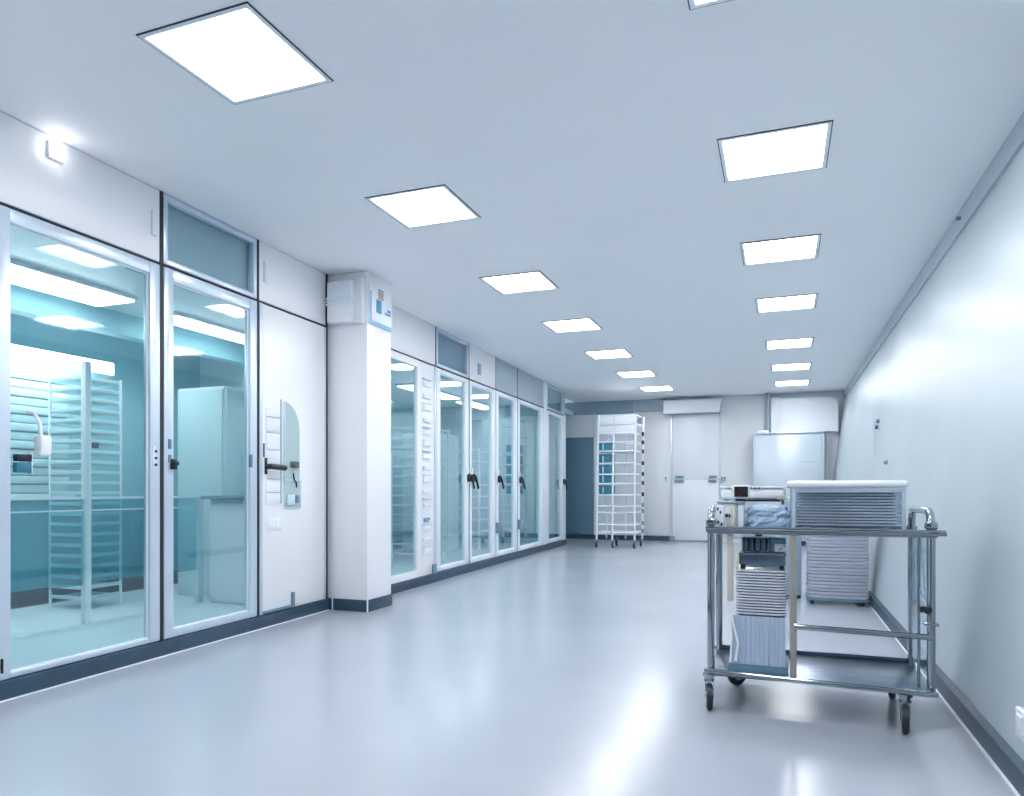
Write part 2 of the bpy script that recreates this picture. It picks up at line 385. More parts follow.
for y in (4.315, 4.385): G().box(.012, .016, LW(y-.025), LW(y+.025), .72, .78, .002).build('rocker', 'framew', o)
# white socket-like strips by the header and the small glowing lamp
for y, lab in ((3.235, 'small white vertical strip sensor left of the transom window'), (4.25, 'small white vertical strip sensor right of the transom window')):
    o = left('strip_sensor', lab, kind=None, cat='sensor')
    G().box(.002, .02, LW(y-.018), LW(y+.018), 2.51, 2.66, .005).build('sensor_case', 'white', o)
    G().box(.02, .023, LW(y-.008), LW(y+.008), 2.53, 2.64, .001).build('sensor_lens', 'framew', o)
o = left('wall_lamp', 'small square bright wall lamp just under the ceiling at the left', kind=None, cat='lamp')
G().box(.002, .02, LW(2.56), LW(2.645), 2.68, 2.765, .006).build('lamp_case', 'white', o)
G().box(.02, .045, LW(2.568), LW(2.637), 2.688, 2.757, .006).build('lamp_lens', 'lamps', o)

# ---- column
cx0, cx1, cy0, cy1 = -3.64, -3.17, 5.08, 5.47
struct(G().box(cx0, cx1, cy0, cy1, 0, H-.002, .006).build('wall_column', 'wall'), 'white square column standing out from the glazed wall')
struct(G().box(cx0, cx1+.012, cy0-.012, cy1, 0, B+.004, .003).build('baseboard_column', 'base'), 'slate blue plinth around the column')
a = G().box(cx1+.005, cx1+.014, cy0-.014, cy0-.005, 0, B+.006).box(cx0+.14, cx0+.15, cy0-.016, cy0-.010, 0, B+.006); struct(a.build('trim_15', 'framew', smooth=False), 'white corner beads on the column plinth')
o = thing('ventilation_unit', 'white boxy wall unit with a grooved band high on the column front', 'wall unit', (-3.365, cy0, 2.55))
G().box(-.135, .10, -.09, -.002, -.175, .165, .012).build('unit_case', 'white', o)
a = G()
for k in range(3): a.box(-.14, .09+.012*k, -.097, -.088, -.035+k*.026, -.018+k*.026, .003)
a.build('grooved_band', 'framew', o)
a = G()
for k in range(6): a.box(-.125, .085, -.093, -.088, .04+.022*k, .048+.022*k)
a.build('vent_slats', 'framew', o)
G().box(.10, .175, -.05, -.002, -.185, .18, .008).build('side_case', 'cream', o)
o = thing('wall_sign', 'white information sign with a blue lower edge high on the column side', 'sign', (cx1, 5.27, 2.54))
G().box(.001, .02, -.175, .175, -.17, .17, .004).build('sign_plate', 'white', o)
a = G().box(.0195, .024, -.17, .17, -.165, -.14, .001).box(.0195, .024, -.17, -.155, -.14, .1, .001); a.build('sign_border', mat('sky blue edge', (.16, .45, .80), .4), o)
a = G().box(.0205, .023, -.08, .0, -.06, .05); a.build('blue_mark', 'blue', o)
G().box(.0205, .023, .06, .15, -.05, -.03).build('blue_mark', 'blue', o)
G().box(.0205, .023, .10, .15, -.02, .0).build('blue_mark', 'blue', o)
a = G()
for k in range(4): a.box(.0205, .025, -.05, .03, .06+.022*k, .075+.022*k)
a.build('print_lines', 'tan', o)

# ---- far run of glazed modules
dx = PX
struct(at_left(G().box(-.05, .008, LW(5.4), LW(12.62), HZ-.005, HZ+.005).build('trim_16', 'gap', smooth=False), dx), 'dark gasket line above the far doors')
o = left('door_7', 'white door with a tall narrow window beside the column'); at_left(o, dx)
a = G(); a.box(-.045, .004, LW(5.45), LW(5.62), B, HZ-.008); a.box(-.045, .004, LW(6.63), LW(7.07), B, HZ-.008, .004)
a.box(-.045, .004, LW(5.62), LW(6.63), B, .16); a.box(-.045, .004, LW(5.62), LW(6.63), HZ-.08, HZ-.008); a.build('door_leaf', 'wall', o)
G().box(-.026, -.020, LW(5.62), LW(6.63), .16, HZ-.08).build('pane', 'glass', o)
G().box(.004, .014, LW(7.03), LW(7.075), B, HZ-.008, .003).build('edge_strip', 'frame', o)
a = G().box(.004, .02, LW(6.76), LW(6.82), .655, .70, .004).tube([(.02, LW(6.74), .66), (.05, LW(6.75), .70), (.05, LW(6.82), .70), (.02, LW(6.84), .66)], .008); a.build('door_handle', 'slate', o)
G().box(.004, .03, LW(6.98), LW(7.05), B, B+.10, .004).build('kick_bracket', 'slate', o)
o = left('leaflet_holder', 'tall column of white leaflet pockets beside the narrow window', kind=None, cat='leaflet holder'); at_left(o, dx)
a = G().box(.0045, .008, LW(6.72), LW(6.92), .3, 2.25, .002); a.build('backing', 'framew', o)
for k in range(15):
    z = .32+.127*k
    if abs(z-.68) < .05: continue
    G().box(.008, .032, LW(6.74), LW(6.90), z, z+.045 if k % 3 else z+.07, .005).build('pocket', 'cream' if k % 2 else 'white', o)
    if k % 2 == 0: G().box(.008, .036, LW(6.73), LW(6.91), z+.07, z+.085, .002).build('pocket_clip', 'frame', o)
header(17, 5.45, 7.07, 'wall', dx, 'white header panel right of the column')
window(2, 7.10, 8.03, dx, lab='blue grey transom window over the first far glass door', back='slate')
header(18, 8.06, 9.0, 'wall', dx, 'white header panel with a small grey hatch')
struct(at_left(G().box(.002, .01, LW(8.12), LW(8.45), HZ+.05, H-.06, .004).build('trim_19', 'cream'), dx), 'pale hatch plate in the header')
struct(at_left(G().box(.01, .016, LW(8.30), LW(8.42), HZ+.10, H-.2, .004).build('trim_20', 'slate2'), dx), 'small grey square on the hatch plate')
header(21, 9.01, 9.9, 'grey', dx, 'grey header panel'); header(22, 9.91, 11.20, 'grey', dx, 'long grey header panel')
window(3, 11.50, 12.60, dx, lab='farthest transom window, grey blue', back='slate2')
labs = ['glass door with tray racks behind it, first right of the leaflet pockets', 'glass door, second right of the leaflet pockets', 'glass door, third right of the leaflet pockets', 'glass door, fourth right of the leaflet pockets', 'farthest glass door, narrow, at the end of the partition']
fd = []
for k, (y0, y1, l_, r_) in enumerate(((7.10, 8.03, .10, .11), (8.06, 8.98, .07, .15), (9.0, 9.9, .10, .12), (9.93, 11.25, .10, .12), (11.50, 12.56, .10, .10))):
    o = glass_door(8+k, y0, y1, l_, r_, B+.004, HZ-.010, .06 if k else .05, .05, dx, 'framew', labs[k]); fd.append(o)
    struct(at_left(G().box(-.05, .003, LW(y0-.022), LW(y0-.008), B, H-.003).build(f'trim_{23+k}', 'gap', smooth=False), dx))
    yh = y0+.05 if k in (1, 2, 3) else y1-.06
    a = G().box(.006, .02, LW(yh-.03), LW(yh+.03), 1.06, 1.27, .004); a.build('lock_plate', 'framew', o)
    a = G().box(.018, .05, LW(yh-.035), LW(yh+.055), 1.10, 1.19, .008); a.tube([(.03, LW(yh), 1.2), (.06, LW(yh+.02), 1.15), (.06, LW(yh+.1), 1.02)], .014); a.build('door_handle', 'black', o)
    if k in (2, 3): G().box(.0, .04, LW(yh-.08), LW(yh+.12), .42, .56, .01).build('floor_bolt', 'slate', o)
struct(at_left(G().box(-.05, .012, LW(11.27), LW(11.47), B, H-.003, .006).build('trim_29', 'framew'), dx), 'broad white mullion near the end of the partition')
struct(at_left(G().box(-.12, .02, LW(12.57), LW(12.68), B, HZ+.01, .006).build('trim_30', 'framew'), dx), 'white end post of the partition')
struct(at_left(G().box(-.12, .0, LW(12.62), LW(12.68), HZ, H-.003, .003).build('trim_31', 'slate2'), dx))

# ------------------------------------------------------------------ rooms behind the glass
BX = -6.1
struct(G().box(BX-.1, BX, -2.6, 6.35, 0, H).build('wall_inner', 'tealw', smooth=False), 'teal back wall seen through the near glass doors')
struct(G().box(BX, BX+.03, -2.6, 6.3, 0, .13).build('baseboard_inner', 'base', smooth=False), 'dark skirting of the near glazed room')
struct(G().box(BX, -3.72, 6.3, 6.4, 0, H).build('wall_partition', 'tealp', smooth=False), 'pale partition between the glazed rooms')
struct(G().box(-7.2, BX, -2.6, 14.3, 2.6, H).build('trim_32', 'tealp', smooth=False))
struct(G().box(BX, -3.98, -2.6, 14.3, 2.52, 2.62).build('ceiling_inner', 'cream', smooth=False), 'ceiling of the glazed rooms')
struct(G().box(-5.95, -3.70, -2.6, 6.3, 0, .012).build('floor_inner', 'tealf', smooth=False), 'pale floor of the near glazed room')
struct(G().box(-6.0, -3.78, 6.4, 12.5, 0, .012).build('floor_inner', 'tealf', smooth=False), 'pale floor of the far glazed room')
struct(G().box(BX-.1, BX, 6.35, 14.3, 0, H).build('wall_inner', 'tealw', smooth=False), 'teal back wall seen through the far glass doors')
struct(G().box(BX, BX+.03, 6.4, 12.5, 0, .13).build('baseboard_inner', 'base', smooth=False))
struct(G().box(BX, -3.86, 12.5, 12.6, 0, H).build('wall_inner', 'tealw', smooth=False), 'teal end wall of the far glazed room')
struct(G().box(-5.42, -5.28, -2.6, 6.3, 2.33, 2.52).build('beam_inner', 'tealw', smooth=False), 'teal ceiling beam in the near glazed room')
lab_i = ['strip light in the glazed room, nearest, seen through the first door', 'strip light on the glazed room ceiling behind the second door', 'wall strip light high on the teal back wall', 'strip light in the far glazed room behind the narrow window', 'strip light in the far glazed room behind its middle doors', 'strip light in the far glazed room near its end']
for k, (x, y0, y1, w) in enumerate(((-4.95, 2.3, 4.25, .22), (-4.95, 4.7, 5.9, .15), (-5.93, 3.3, 4.95, .12), (-5.0, 6.8, 8.4, .15), (-5.0, 9.0, 10.6, .15), (-5.0, 11.0, 12.2, .15))):
    z = 2.52 if k != 2 else 2.16
    o = thing('strip_light', lab_i[k], 'light', (x, (y0+y1)/2, z), group='strip lights in the glazed rooms')
    h = (y1-y0)/2
    if k == 2:
        G().box(-.16, .10, -h, h, -.02, .02, .006).build('light_housing', 'white', o)
        G().box(-.12, .09, -h+.02, h-.02, -.05, -.021, .008).build('light_diffuser', 'lampi', o)
        G().box(.09, .115, -h, h, -.09, .02).build('light_lip', 'lampi', o)
    else:
        G().box(-w, w, -h, h, -.03, -.001, .005).build('light_housing', 'white', o)
        G().box(-w+.02, w-.02, -h+.02, h-.02, -.045, -.031, .005).build('light_diffuser', 'lampi', o)

def trolley_rack(name, label, x0, x1, y0, y1, z0, z1, n, postm='whitep', traym='tealp', r=.016, group=None):
    o = thing(name, label, 'rack', ((x0+x1)/2, (y0+y1)/2, 0), group=group)
    w, d = (x1-x0)/2, (y1-y0)/2
    for sx in (-1, 1):
        for sy in (-1, 1):
            G().box(sx*w-r, sx*w+r, sy*d-r, sy*d+r, z0, z1, .004).build('post', postm, o)
    for k in range(n):
        z = z0+.08+(z1-z0-.12)*k/(n-1)
        a = G().box(-w+r, w-r, -d, d, z, z+.012, .002); a.box(-w+r, w-r, -d-.012, -d, z, z+.03, .003); a.box(w-.012, w, -d, d, z, z+.03, .003)
        a.build('shelf', traym, o)
    return o
tk = trolley_rack('tray_rack', 'tall tray rack in the glazed room, seen through the nearest door', -5.75, -5.35, 4.28, 4.62, .013, 1.95, 22, r=.009)
G().box(.19, .20, -.19, -.11, 1.72, 1.86, .002).build('shelf_card', 'teal', tk)
G().box(.19, .20, -.10, -.04, 1.35, 1.40, .002).build('shelf_card', 'black', tk)
trolley_rack('tray_rack', 'tray rack behind the first far glass door', -5.2, -4.6, 8.9, 9.6, .013, 1.9, 14)
trolley_rack('tray_rack', 'tray rack behind the third far glass door', -5.3, -4.7, 11.0, 11.7, .013, 1.7, 9)
# inner screen with white post, rail and worktop line
o = thing('inner_screen', 'low inner screen with white post and rails behind the nearest glass door', 'screen')
G().box(-4.83, -4.78, 3.83, 3.88, .013, 1.95, .006).build('screen_post', 'white', o)
G().box(-4.825, -4.785, 2.2, 5.0, .93, .95, .004).build('screen_rail', 'white', o)
G().box(-4.81, -4.80, 2.2, 3.83, .30, .93).build('screen_panel', 'screen', o)
G().box(-4.81, -4.80, 3.88, 5.0, .30, .93).build('screen_panel', 'screen', o)
G().box(-4.825, -4.785, 2.2, 5.0, .845, .855, .002).build('screen_rail', 'white', o)
for y, lab in ((2.25, 'foot of the inner screen'), (4.95, 'foot of the inner screen')): G().box(-4.83, -4.78, y-.03, y+.03, .013, .93, .004).build('screen_post', 'tealp', o)
o = thing('shutter_panel', 'pale ribbed shutter on the teal wall behind the nearest glass door', 'shutter', (BX+.001, 3.95, 0))
a = G()
for k in range(14): a.box(.0, .02+.01*(k % 2), -1.2, .75, .98+.075*k, 1.045+.075*k, .006)
a.build('shutter_slats', 'tealp', o); G().box(.0, .04, -1.25, .8, .93, .965, .004).build('shutter_sill', 'white', o)
# inner cabinets behind door 2
def cabinet(name, label, x0, x1, y0, y1, z0, z1, m='tealp', dm='tealp', shelf=True):
    o = thing(name, label, 'cabinet', ((x0+x1)/2, (y0+y1)/2, z0)); w, d, h = (x1-x0)/2, (y1-y0)/2, z1-z0
    G().box(-w, w, -d, d, 0, h, .01).build('cabinet_body', m, o)
    G().box(w, w+.02, -d+.01, -.005, .03, h-.03, .004).build('cabinet_door', dm, o); G().box(w, w+.02, .005, d-.01, .03, h-.03, .004).build('cabinet_door', dm, o)
    G().box(-w+.02, w-.01, -d-.02, -d, .03, h-.03, .004).build('side_panel', dm, o)
    G().box(w+.02, w+.04, -.04, -.025, h*.45, h*.55, .003).build('cabinet_handle', 'slate', o)
    return o
cabinet('storage_cabinet', 'tall pale cabinet behind the second glass door', -5.3, -4.75, 5.2, 6.1, .013, 1.95, m='cream', dm='tealp')
cabinet('storage_cabinet', 'low pale cabinet under the shelf behind the second glass door', -4.685, -4.25, 4.95, 5.9, .013, .92, m='cream', dm='cream')
tag(G().box(-4.69, -4.15, 4.85, 6.0, .923, .95, .004).build('worktop', 'slate'), 'dark edged worktop on the low pale cabinet behind the second door', 'worktop')
cabinet('storage_cabinet', 'tall teal cabinet behind the second far glass door', -5.6, -5.0, 10.0, 10.8, .013, 1.9, m='tealp')
cabinet('storage_cabinet', 'pale cabinet behind the narrow window beside the column', -5.4, -4.8, 7.4, 8.3, .013, 1.5, m='tealp')
o = thing('paper_towel_box', 'small blue and white box on the cabinet behind the narrow window', 'box', (-5.1, 7.7, 1.514))
G().box(-.15, .15, -.15, .15, 0, .3, .01).build('box_body', 'white', o); G().box(.151, .155, -.12, .12, .05, .12).build('box_label', 'blue', o)

# ------------------------------------------------------------------ casters
def caster(parent, x, y, z, r=.055, w=.024, ang=0, mt='steel'):
    """swivel caster hanging below z; stands on the floor"""
    o = G()
    ca, sa = math.cos(ang), math.sin(ang)
    off = r*.35
    R = lambda a, b, c: (x+ca*a-sa*b, y+sa*a+ca*b, c)
    o.cyl(R(0, 0, z-.012), R(0, 0, z), .028); o.cyl(R(0, 0, z-.028), R(0, 0, z-.012), .02)
    for s in (-1, 1):
        p = [R(s*(w/2+.006), .022, z-.028), R(s*(w/2+.006), -.022, z-.028), R(s*(w/2+.006), -off-.012, r-.004), R(s*(w/2+.006), -off+.012, r-.004)]
        q = [R(s*(w/2+.003), .022, z-.028), R(s*(w/2+.003), -.022, z-.028), R(s*(w/2+.003), -off-.012, r-.004), R(s*(w/2+.003), -off+.012, r-.004)]
        A = [o.bm.verts.new(v) for v in p]; Bv = [o.bm.verts.new(v) for v in q]
        o.bm.faces.new(A); o.bm.faces.new(Bv[::-1])
        for k in range(4): o.bm.faces.new((A[k], Bv[k], Bv[(k+1) % 4], A[(k+1) % 4]))
    hh = [R(-w/2-.006, -.022, z-.028), R(w/2+.006, .022, z-.028)]
    o.cyl(R(0, 0, z-.034), R(0, 0, z-.026), .024)
    c = o.build('caster', mt, parent)
    t = G().cyl(R(-w/2, -off, r), R(w/2, -off, r), r, 28); 
    bmesh.ops.bevel(t.bm, geom=[e for e in t.bm.edges if len(e.link_faces) == 2 and e.calc_face_angle(0) > 1], offset=.005, segments=2, affect='EDGES')
    t.build('wheel', 'rubber', c)
    G().cyl(R(-w/2-.002, -off, r), R(w/2+.002, -off, r), r*.55, 20).build('wheel_hub', mt, c)
    return c

# ------------------------------------------------------------------ far white rack
rk = thing('tray_trolley', 'tall white tube tray trolley on casters in front of the far wall', 'trolley', (-2.67, 12.2, 0))
zs = [.26, .40, .61, .72, .91, 1.11, 1.27, 1.46, 1.67, 1.83, 1.98]
W0, W1, D = -.31, .34, .62
for x, y in ((W0, 0), (-.035, 0), (W1, 0), (W0+.03, D), (W1+.02, D), (.06, D)):
    G().tube([(x-.012 if x < 0 else x, y, .12), (x, y, 1.2), (x+.025, y, 2.30)], .017, 10).build('post', 'whitep', rk)
for k, z in enumerate(zs):
    a = G().tube([(W0, 0, z), (W1, 0, z)], .013, 8).tube([(W0, D, z), (W1, D, z)], .012, 8)
    for x in (W0, W1): a.tube([(x, 0, z), (x, D, z)], .012, 8)
    a.build('shelf_rail', 'whitep', rk)
    if k in (0, 4, 6, 8): G().box(W0, W1, .01, D-.01, z+.010, z+.016).build('shelf_tray', 'cream', rk)
    G().box(W1+.03, W1+.07, D-.12, D-.08, z-.02, z+.05, .006).build('side_clip', 'black' if k > 3 else 'slate', rk)
G().tube([(W0+.02, 0, 2.14), (W1+.02, 0, 2.14)], .014, 8).tube([(W0+.02, D, 2.14), (W1+.02, D, 2.14)], .014, 8).tube([(W1+.02, 0, 2.14), (W1+.02, D, 2.14)], .014, 8).build('shelf_rail', 'whitep', rk)
G().box(W0+.03, W1+.02, .0, .012, 2.16, 2.29, .003).build('top_sheet', 'white', rk)
G().box(W0+.0, W1+.02, .02, .03, 2.0, 2.12, .003).build('top_sheet', 'cream', rk)
G().box(W0+.02, W1+.02, .0, D, 2.292, 2.305, .003).build('top_cover', 'white', rk)
for x, y in ((W0-.01, 0), (-.035, 0), (W1, 0), (W1, D), (-.1, D)): caster(rk, x, y, .14, .05, .03, mt='slate')
bins = [(z, x) for z in (.91, 1.11, 1.27, 1.46, 1.67) for x in (-.19,)]
proto_b = None
nm = {.91: 'lowest', 1.11: 'second lowest', 1.27: 'middle', 1.46: 'second highest', 1.67: 'highest'}
for z, x in bins:
    if proto_b is None:
        proto_b = b = thing('storage_bin', '', 'bin', group='blue bins on the white trolley')
        a = G().box(-.10, .10, -.20, .20, 0, .135, .012); a.build('bin_body', 'teal', b)
        a = G().box(-.108, .108, -.208, .208, .131, .145, .004); a.build('bin_lid', 'teal', b)
        G().box(-.035, -.015, -.206, -.2005, .01, .12, .002).build('bin_label', 'tealp', b)
    else: b = copy_tree(proto_b)
    b.location = (-2.67+x, 12.43, z+.018 if z in (.91, 1.27, 1.67) else z+.014)
    b['label'] = f'blue bin in the left bay of the white trolley, {nm[z]} of the five'

# ------------------------------------------------------------------ stainless trolley in the foreground
ct = thing('service_cart', 'stainless steel two shelf cart on casters, loaded with trays beside the right wall', 'cart', (.14, 3.35, 0))
XL, XR, YF, YR, ZT, ZB = -.435, .445, .0, .53, .825, .18
def ushape(x, y0, y1, z0, z1, r=.05):
    p = [(x, y0, z0), (x, y0, z1-r)]
    for k in range(1, 8): t = PI/2*k/8; p.append((x, y0+r-r*math.cos(t), z1-r+r*math.sin(t)))
    p.append((x, y0+r, z1)); p.append((x, y1-r, z1))
    for k in range(1, 8): t = PI/2*k/8; p.append((x, y1-r+r*math.sin(t), z1-r+r*math.cos(t)))
    p += [(x, y1, z1-r), (x, y1, z0)]
    return p
for x in (XL, XR):
    G().tube(ushape(x, .03, YR-.03, ZB-.03, .912, .07), .0165, 16).build('side_frame', 'chrome', ct)
    if x > 0: G().tube([(x-.045, .03, ZB), (x-.045, .03, ZT-.02)], .006, 12).build('post', 'steel', ct)
    G().box(x-.022, x+.022, .005, .055, ZT+.01, ZT+.045, .008).build('corner_clamp', 'chrome', ct)
a = G().box(XL-.015, XR+.02, YF+.0, YR, ZT-.022, ZT-.012, .003); a.box(XL-.02, XR+.05, YF-.012, YF+.0, ZT-.014, ZT+.003, .003); a.box(XL-.02, XR+.03, YR, YR+.01, ZT-.022, ZT+.004, .004)
a.build('top_shelf', 'steel', ct)
a = G().tube([(XL-.02, YF-.012, ZT+.004), (XR+.045, YF-.012, ZT+.004)], .0075, 10); a.build('top_rail', 'chrome', ct)
a = G().box(XL-.01, XR, YF+.0, YR, ZB-.02, ZB-.005, .003).box(XL-.01, XR, YR-.01, YR, ZB-.02, ZB+.015, .003); a.build('lower_shelf', 'steeld', ct)
a = G().tube([(XL-.025, YF-.012, ZB+.004), (XR+.015, YF-.03, ZB-.012)], .0115, 12); a.build('bottom_rail', 'chrome', ct)
G().tube([(XL-.03, YR+.01, ZB-.005), (XR+.01, YR+.01, ZB-.005)], .010, 12).build('bottom_rail', 'chrome', ct)
a = G().tube([(-.075, .005, .405), (XR, .005, .395)], .0125, 12).cyl((-.082, .005, .405), (-.072, .005, .405), .02); a.build('middle_rail', 'chrome', ct)
G().box(-.10, -.072, .0, .03, ZB-.004, ZT-.023, .005).build('post', 'tan', ct)
G().box(-.365, -.338, .02, .05, .50, ZT-.023, .004).build('post', 'beige', ct)
G().box(XR-.006, XR-.002, .06, YR-.06, .22, ZT-.03).build('side_panel', 'smoke', ct)
a = G().tube([(XR-.02, .33, .80), (XR-.025, .30, .70), (XR-.02, .24, .60), (XR-.01, .12, .53), (XR-.005, .05, .50)], .0035, 8); a.build('cable', 'white', ct)
a = G().box(XR-.045, XR-.0, .0, .03, .495, .52, .004).cyl((XR-.02, -.012, .505), (XR-.02, .01, .505), .013); a.build('cable_clip', 'black', ct)
a = G().box(XR-.028, XR+.026, .004, .058, .44, .452, .002); a.build('clamp_ring', 'chrome', ct)
caster(ct, XL-.01, .045, ZB-.021, .06, .026, .15, 'chrome'); caster(ct, .345, .0, ZB-.024, .06, .026, -.1, 'chrome')
caster(ct, -.36, YR-.05, ZB-.021, .06, .026, 2.4, 'chrome'); caster(ct, .36, YR-.05, ZB-.021, .06, .026, 2.9, 'chrome')

# sheet metal tray: shallow pan with a rolled lip
def tray_mesh(w, d, h, t=.003, lip=.008, rad=.02):
    def rr(w, d, r, z, n=4):
        pts = []
        for cx, cy, a0 in ((w-r, d-r, 0), (-w+r, d-r, PI/2), (-w+r, -d+r, PI), (w-r, -d+r, 3*PI/2)):
            for k in range(n+1): t_ = a0+PI/2*k/n; pts.append((cx+r*math.cos(t_), cy+r*math.sin(t_), z))
        return pts
    g = G(); prof = [(-.006, 0), (0, h), (lip, h), (lip, h-.004), (.002, h-.005)]
    out = [rr(w-.012, d-.012, rad, 0), rr(w, d, rad, h-.006), rr(w+lip, d+lip, rad+lip, h-.006), rr(w+lip, d+lip, rad+lip, h), rr(w-t, d-t, rad, h), rr(w-.012-t, d-.012-t, rad, t)]
    R = [[g.bm.verts.new(p) for p in ring] for ring in out]
    n = len(R[0])
    for a, b in zip(R, R[1:]):
        for k in range(n): g.bm.faces.new((a[k], a[(k+1) % n], b[(k+1) % n], b[k]))
    g.bm.faces.new(R[0][::-1]); g.bm.faces.new(R[-1])
    return g
def tray_stack(n, x, y, z, pitch, w, d, m, label, group, jit=.003, h=.018, lip=.005):
    p = tray_mesh(w, d, h, lip=lip).build('tray', m); tag(p, label, 'tray', group)
    for k in range(n):
        o = p if k == 0 else p.copy()
        if k: C.objects.link(o)
        o.location = (x+random.uniform(-jit, jit), y+random.uniform(-jit, jit), z+k*pitch)
        o.rotation_euler = (0, 0, random.uniform(-.006, .006))
# stack on the floor beyond the cart
d = thing('shade_dolly', 'added dark dolly for the shade under the tall floor stack of trays', 'dolly', (.465, 6.98, 0))  # dark dolly added in place of the shadow below the stack
G().box(-.25, .25, -.20, .22, .035, .06, .01).build('shade_deck', 'slate', d)
for x in (-.2, .2):
    for y in (-.16, .18):
        G().cyl((x-.012, y, .018), (x+.012, y, .018), .018, 16).build('wheel', 'rubber', d)
tray_stack(30, .468, 6.98, .061, .0295, .242, .21, 'trayp', 'pale metal tray in the tall stack on the floor behind the cart', 'trays in the tall floor stack', h=.026)
o = thing('grey_cabinet', 'plain blue grey box cabinet left of the tall floor stack of trays', 'cabinet', (.095, 7.3, 0))
G().box(-.10, .09, -.2, .2, .03, .93, .01).build('cabinet_body', 'grey', o); G().box(-.09, .08, -.212, -.201, .06, .90, .004).build('cabinet_door', 'slate2', o)
a = G()
for x in (-.08, .07):
    for y in (-.17, .17): a.box(x-.015, x+.015, y-.015, y+.015, 0, .03)
a.build('feet', 'rubber', o)

# clear bin of trays on the cart top
ZS = ZT-.011
o = thing('plastic_bin', 'clear plastic bin with a white lid on the cart top, full of metal trays', 'bin', (.27, 3.60, ZS))
a = G(); w, d_, h, t = .215, .225, .195, .004
a.box(-w, w, -d_, -d_+t, 0, h); a.box(-w, w, d_-t, d_, 0, h); a.box(-w, -w+t, -d_+t, d_-t, 0, h); a.box(w-t, w, -d_+t, d_-t, 0, h); a.box(-w+t, w-t, -d_+t, d_-t, 0, t)
a.build('bin_body', 'film', o, smooth=False)
a = G()
for sx in (-1, 1):
    for sy in (-1, 1): a.box(sx*w-.008, sx*w+.008, sy*d_-.008, sy*d_+.008, 0, h, .003)
a.box(-w, w, -d_-.006, -d_, h-.02, h, .002); a.box(-w, w, -d_-.006, -d_, 0, .012, .002)
a.box(-w-.004, -w, -d_-.003, d_, h-.02, h, .001); a.box(w, w+.004, -d_-.003, d_, h-.02, h, .001)
a.build('bin_edging', 'frame', o)
a = G().box(-w-.026, w+.014, -d_-.02, d_+.015, h+.001, h+.031, .013, 4); a.build('bin_lid', 'white', o)
tray_stack(12, .27, 3.60, ZS+.026, .013, .194, .19, 'tray', 'shiny metal tray stacked inside the clear lidded bin on the cart', 'trays in the clear lidded bin', jit=.001, h=.0129, lip=.003)

# instrument, screen, lid and crumpled bag at the cart's top left
o = thing('lab_instrument', 'small white and beige bench instrument at the left end of the cart top', 'instrument', (-.207, 3.47, ZS))
G().box(-.10, .085, -.07, .12, .004, .125, .006).build('instrument_body', 'white', o)
G().box(-.105, .095, -.08, .13, .126, .134, .003).build('instrument_top', 'slate2', o)
a = G().box(.0, .028, -.085, -.071, .004, .12, .003); a.build('beige_strip', 'beige', o)
G().box(.038, .044, -.078, -.071, .01, .12, .001).build('dark_strip', 'slate', o)
G().box(-.105, -.055, -.084, -.071, .01, .115, .004).build('socket_panel', 'white', o)
for x, z in ((-.09, .04), (-.075, .085), (-.068, .03), (-.095, .1)): G().cyl((x, -.09, z), (x, -.083, z), .007, 10).build('socket', 'black', o)
a = G().box(-.045, -.022, -.078, -.071, .062, .078, .002).box(-.018, -.008, -.078, -.071, .062, .078, .002); a.build('slot', 'black', o)
G().box(-.03, .0, -.078, -.071, .006, .05, .002).build('vent_plate', 'grey', o)
for x in (-.08, .07):
    for y in (-.05, .10): G().cyl((x, y, 0), (x, y, .004), .012, 10).build('foot', 'rubber', o)
o0 = [q for q in C.objects if q.name == 'lab_instrument'][0]; o0.scale = (.62, 1, 1)
o = thing('display_unit', 'small white monitor with a dark brown screen on top of the bench instrument', 'monitor', (-.172, 3.44, ZS+.134))
G().box(-.035, .042, -.02, .05, .012, .074, .005).build('monitor_case', 'white', o)
G().box(-.024, .036, -.026, -.0205, .020, .068, .002).build('monitor_screen', 'brown', o)
G().box(-.02, .03, -.01, .04, .0, .012, .002).build('monitor_foot', 'black', o)
o = thing('storage_tray', 'broad white lidded tray resting behind the small monitor on the cart top', 'tray', (-.118, 3.66, ZS+.132))
a = G().box(-.148, .145, -.10, .12, .006, .062, .02, 4); a.build('tray_body', 'white', o)
G().box(-.15, .15, -.105, .125, .063, .071, .003).build('tray_lid', 'white', o)
G().box(.105, .145, -.112, -.101, .01, .03, .003).build('tray_clip', 'beige', o)
a = G().box(-.04, .12, -.104, -.095, .0, .010, .002); a.build('underside_shade', 'black', o)  # black strip stands in for the shade beneath the tray
for x in (-.015, .005, .022): G().box(x, x+.008, -.11, -.103, .060, .066).build('print_mark', 'black', o)
for x in (-.13, .13):
    for y in (-.04, .09): G().cyl((x, y, -.132), (x, y, .006), .006, 8).build('tray_leg', 'steel', o)
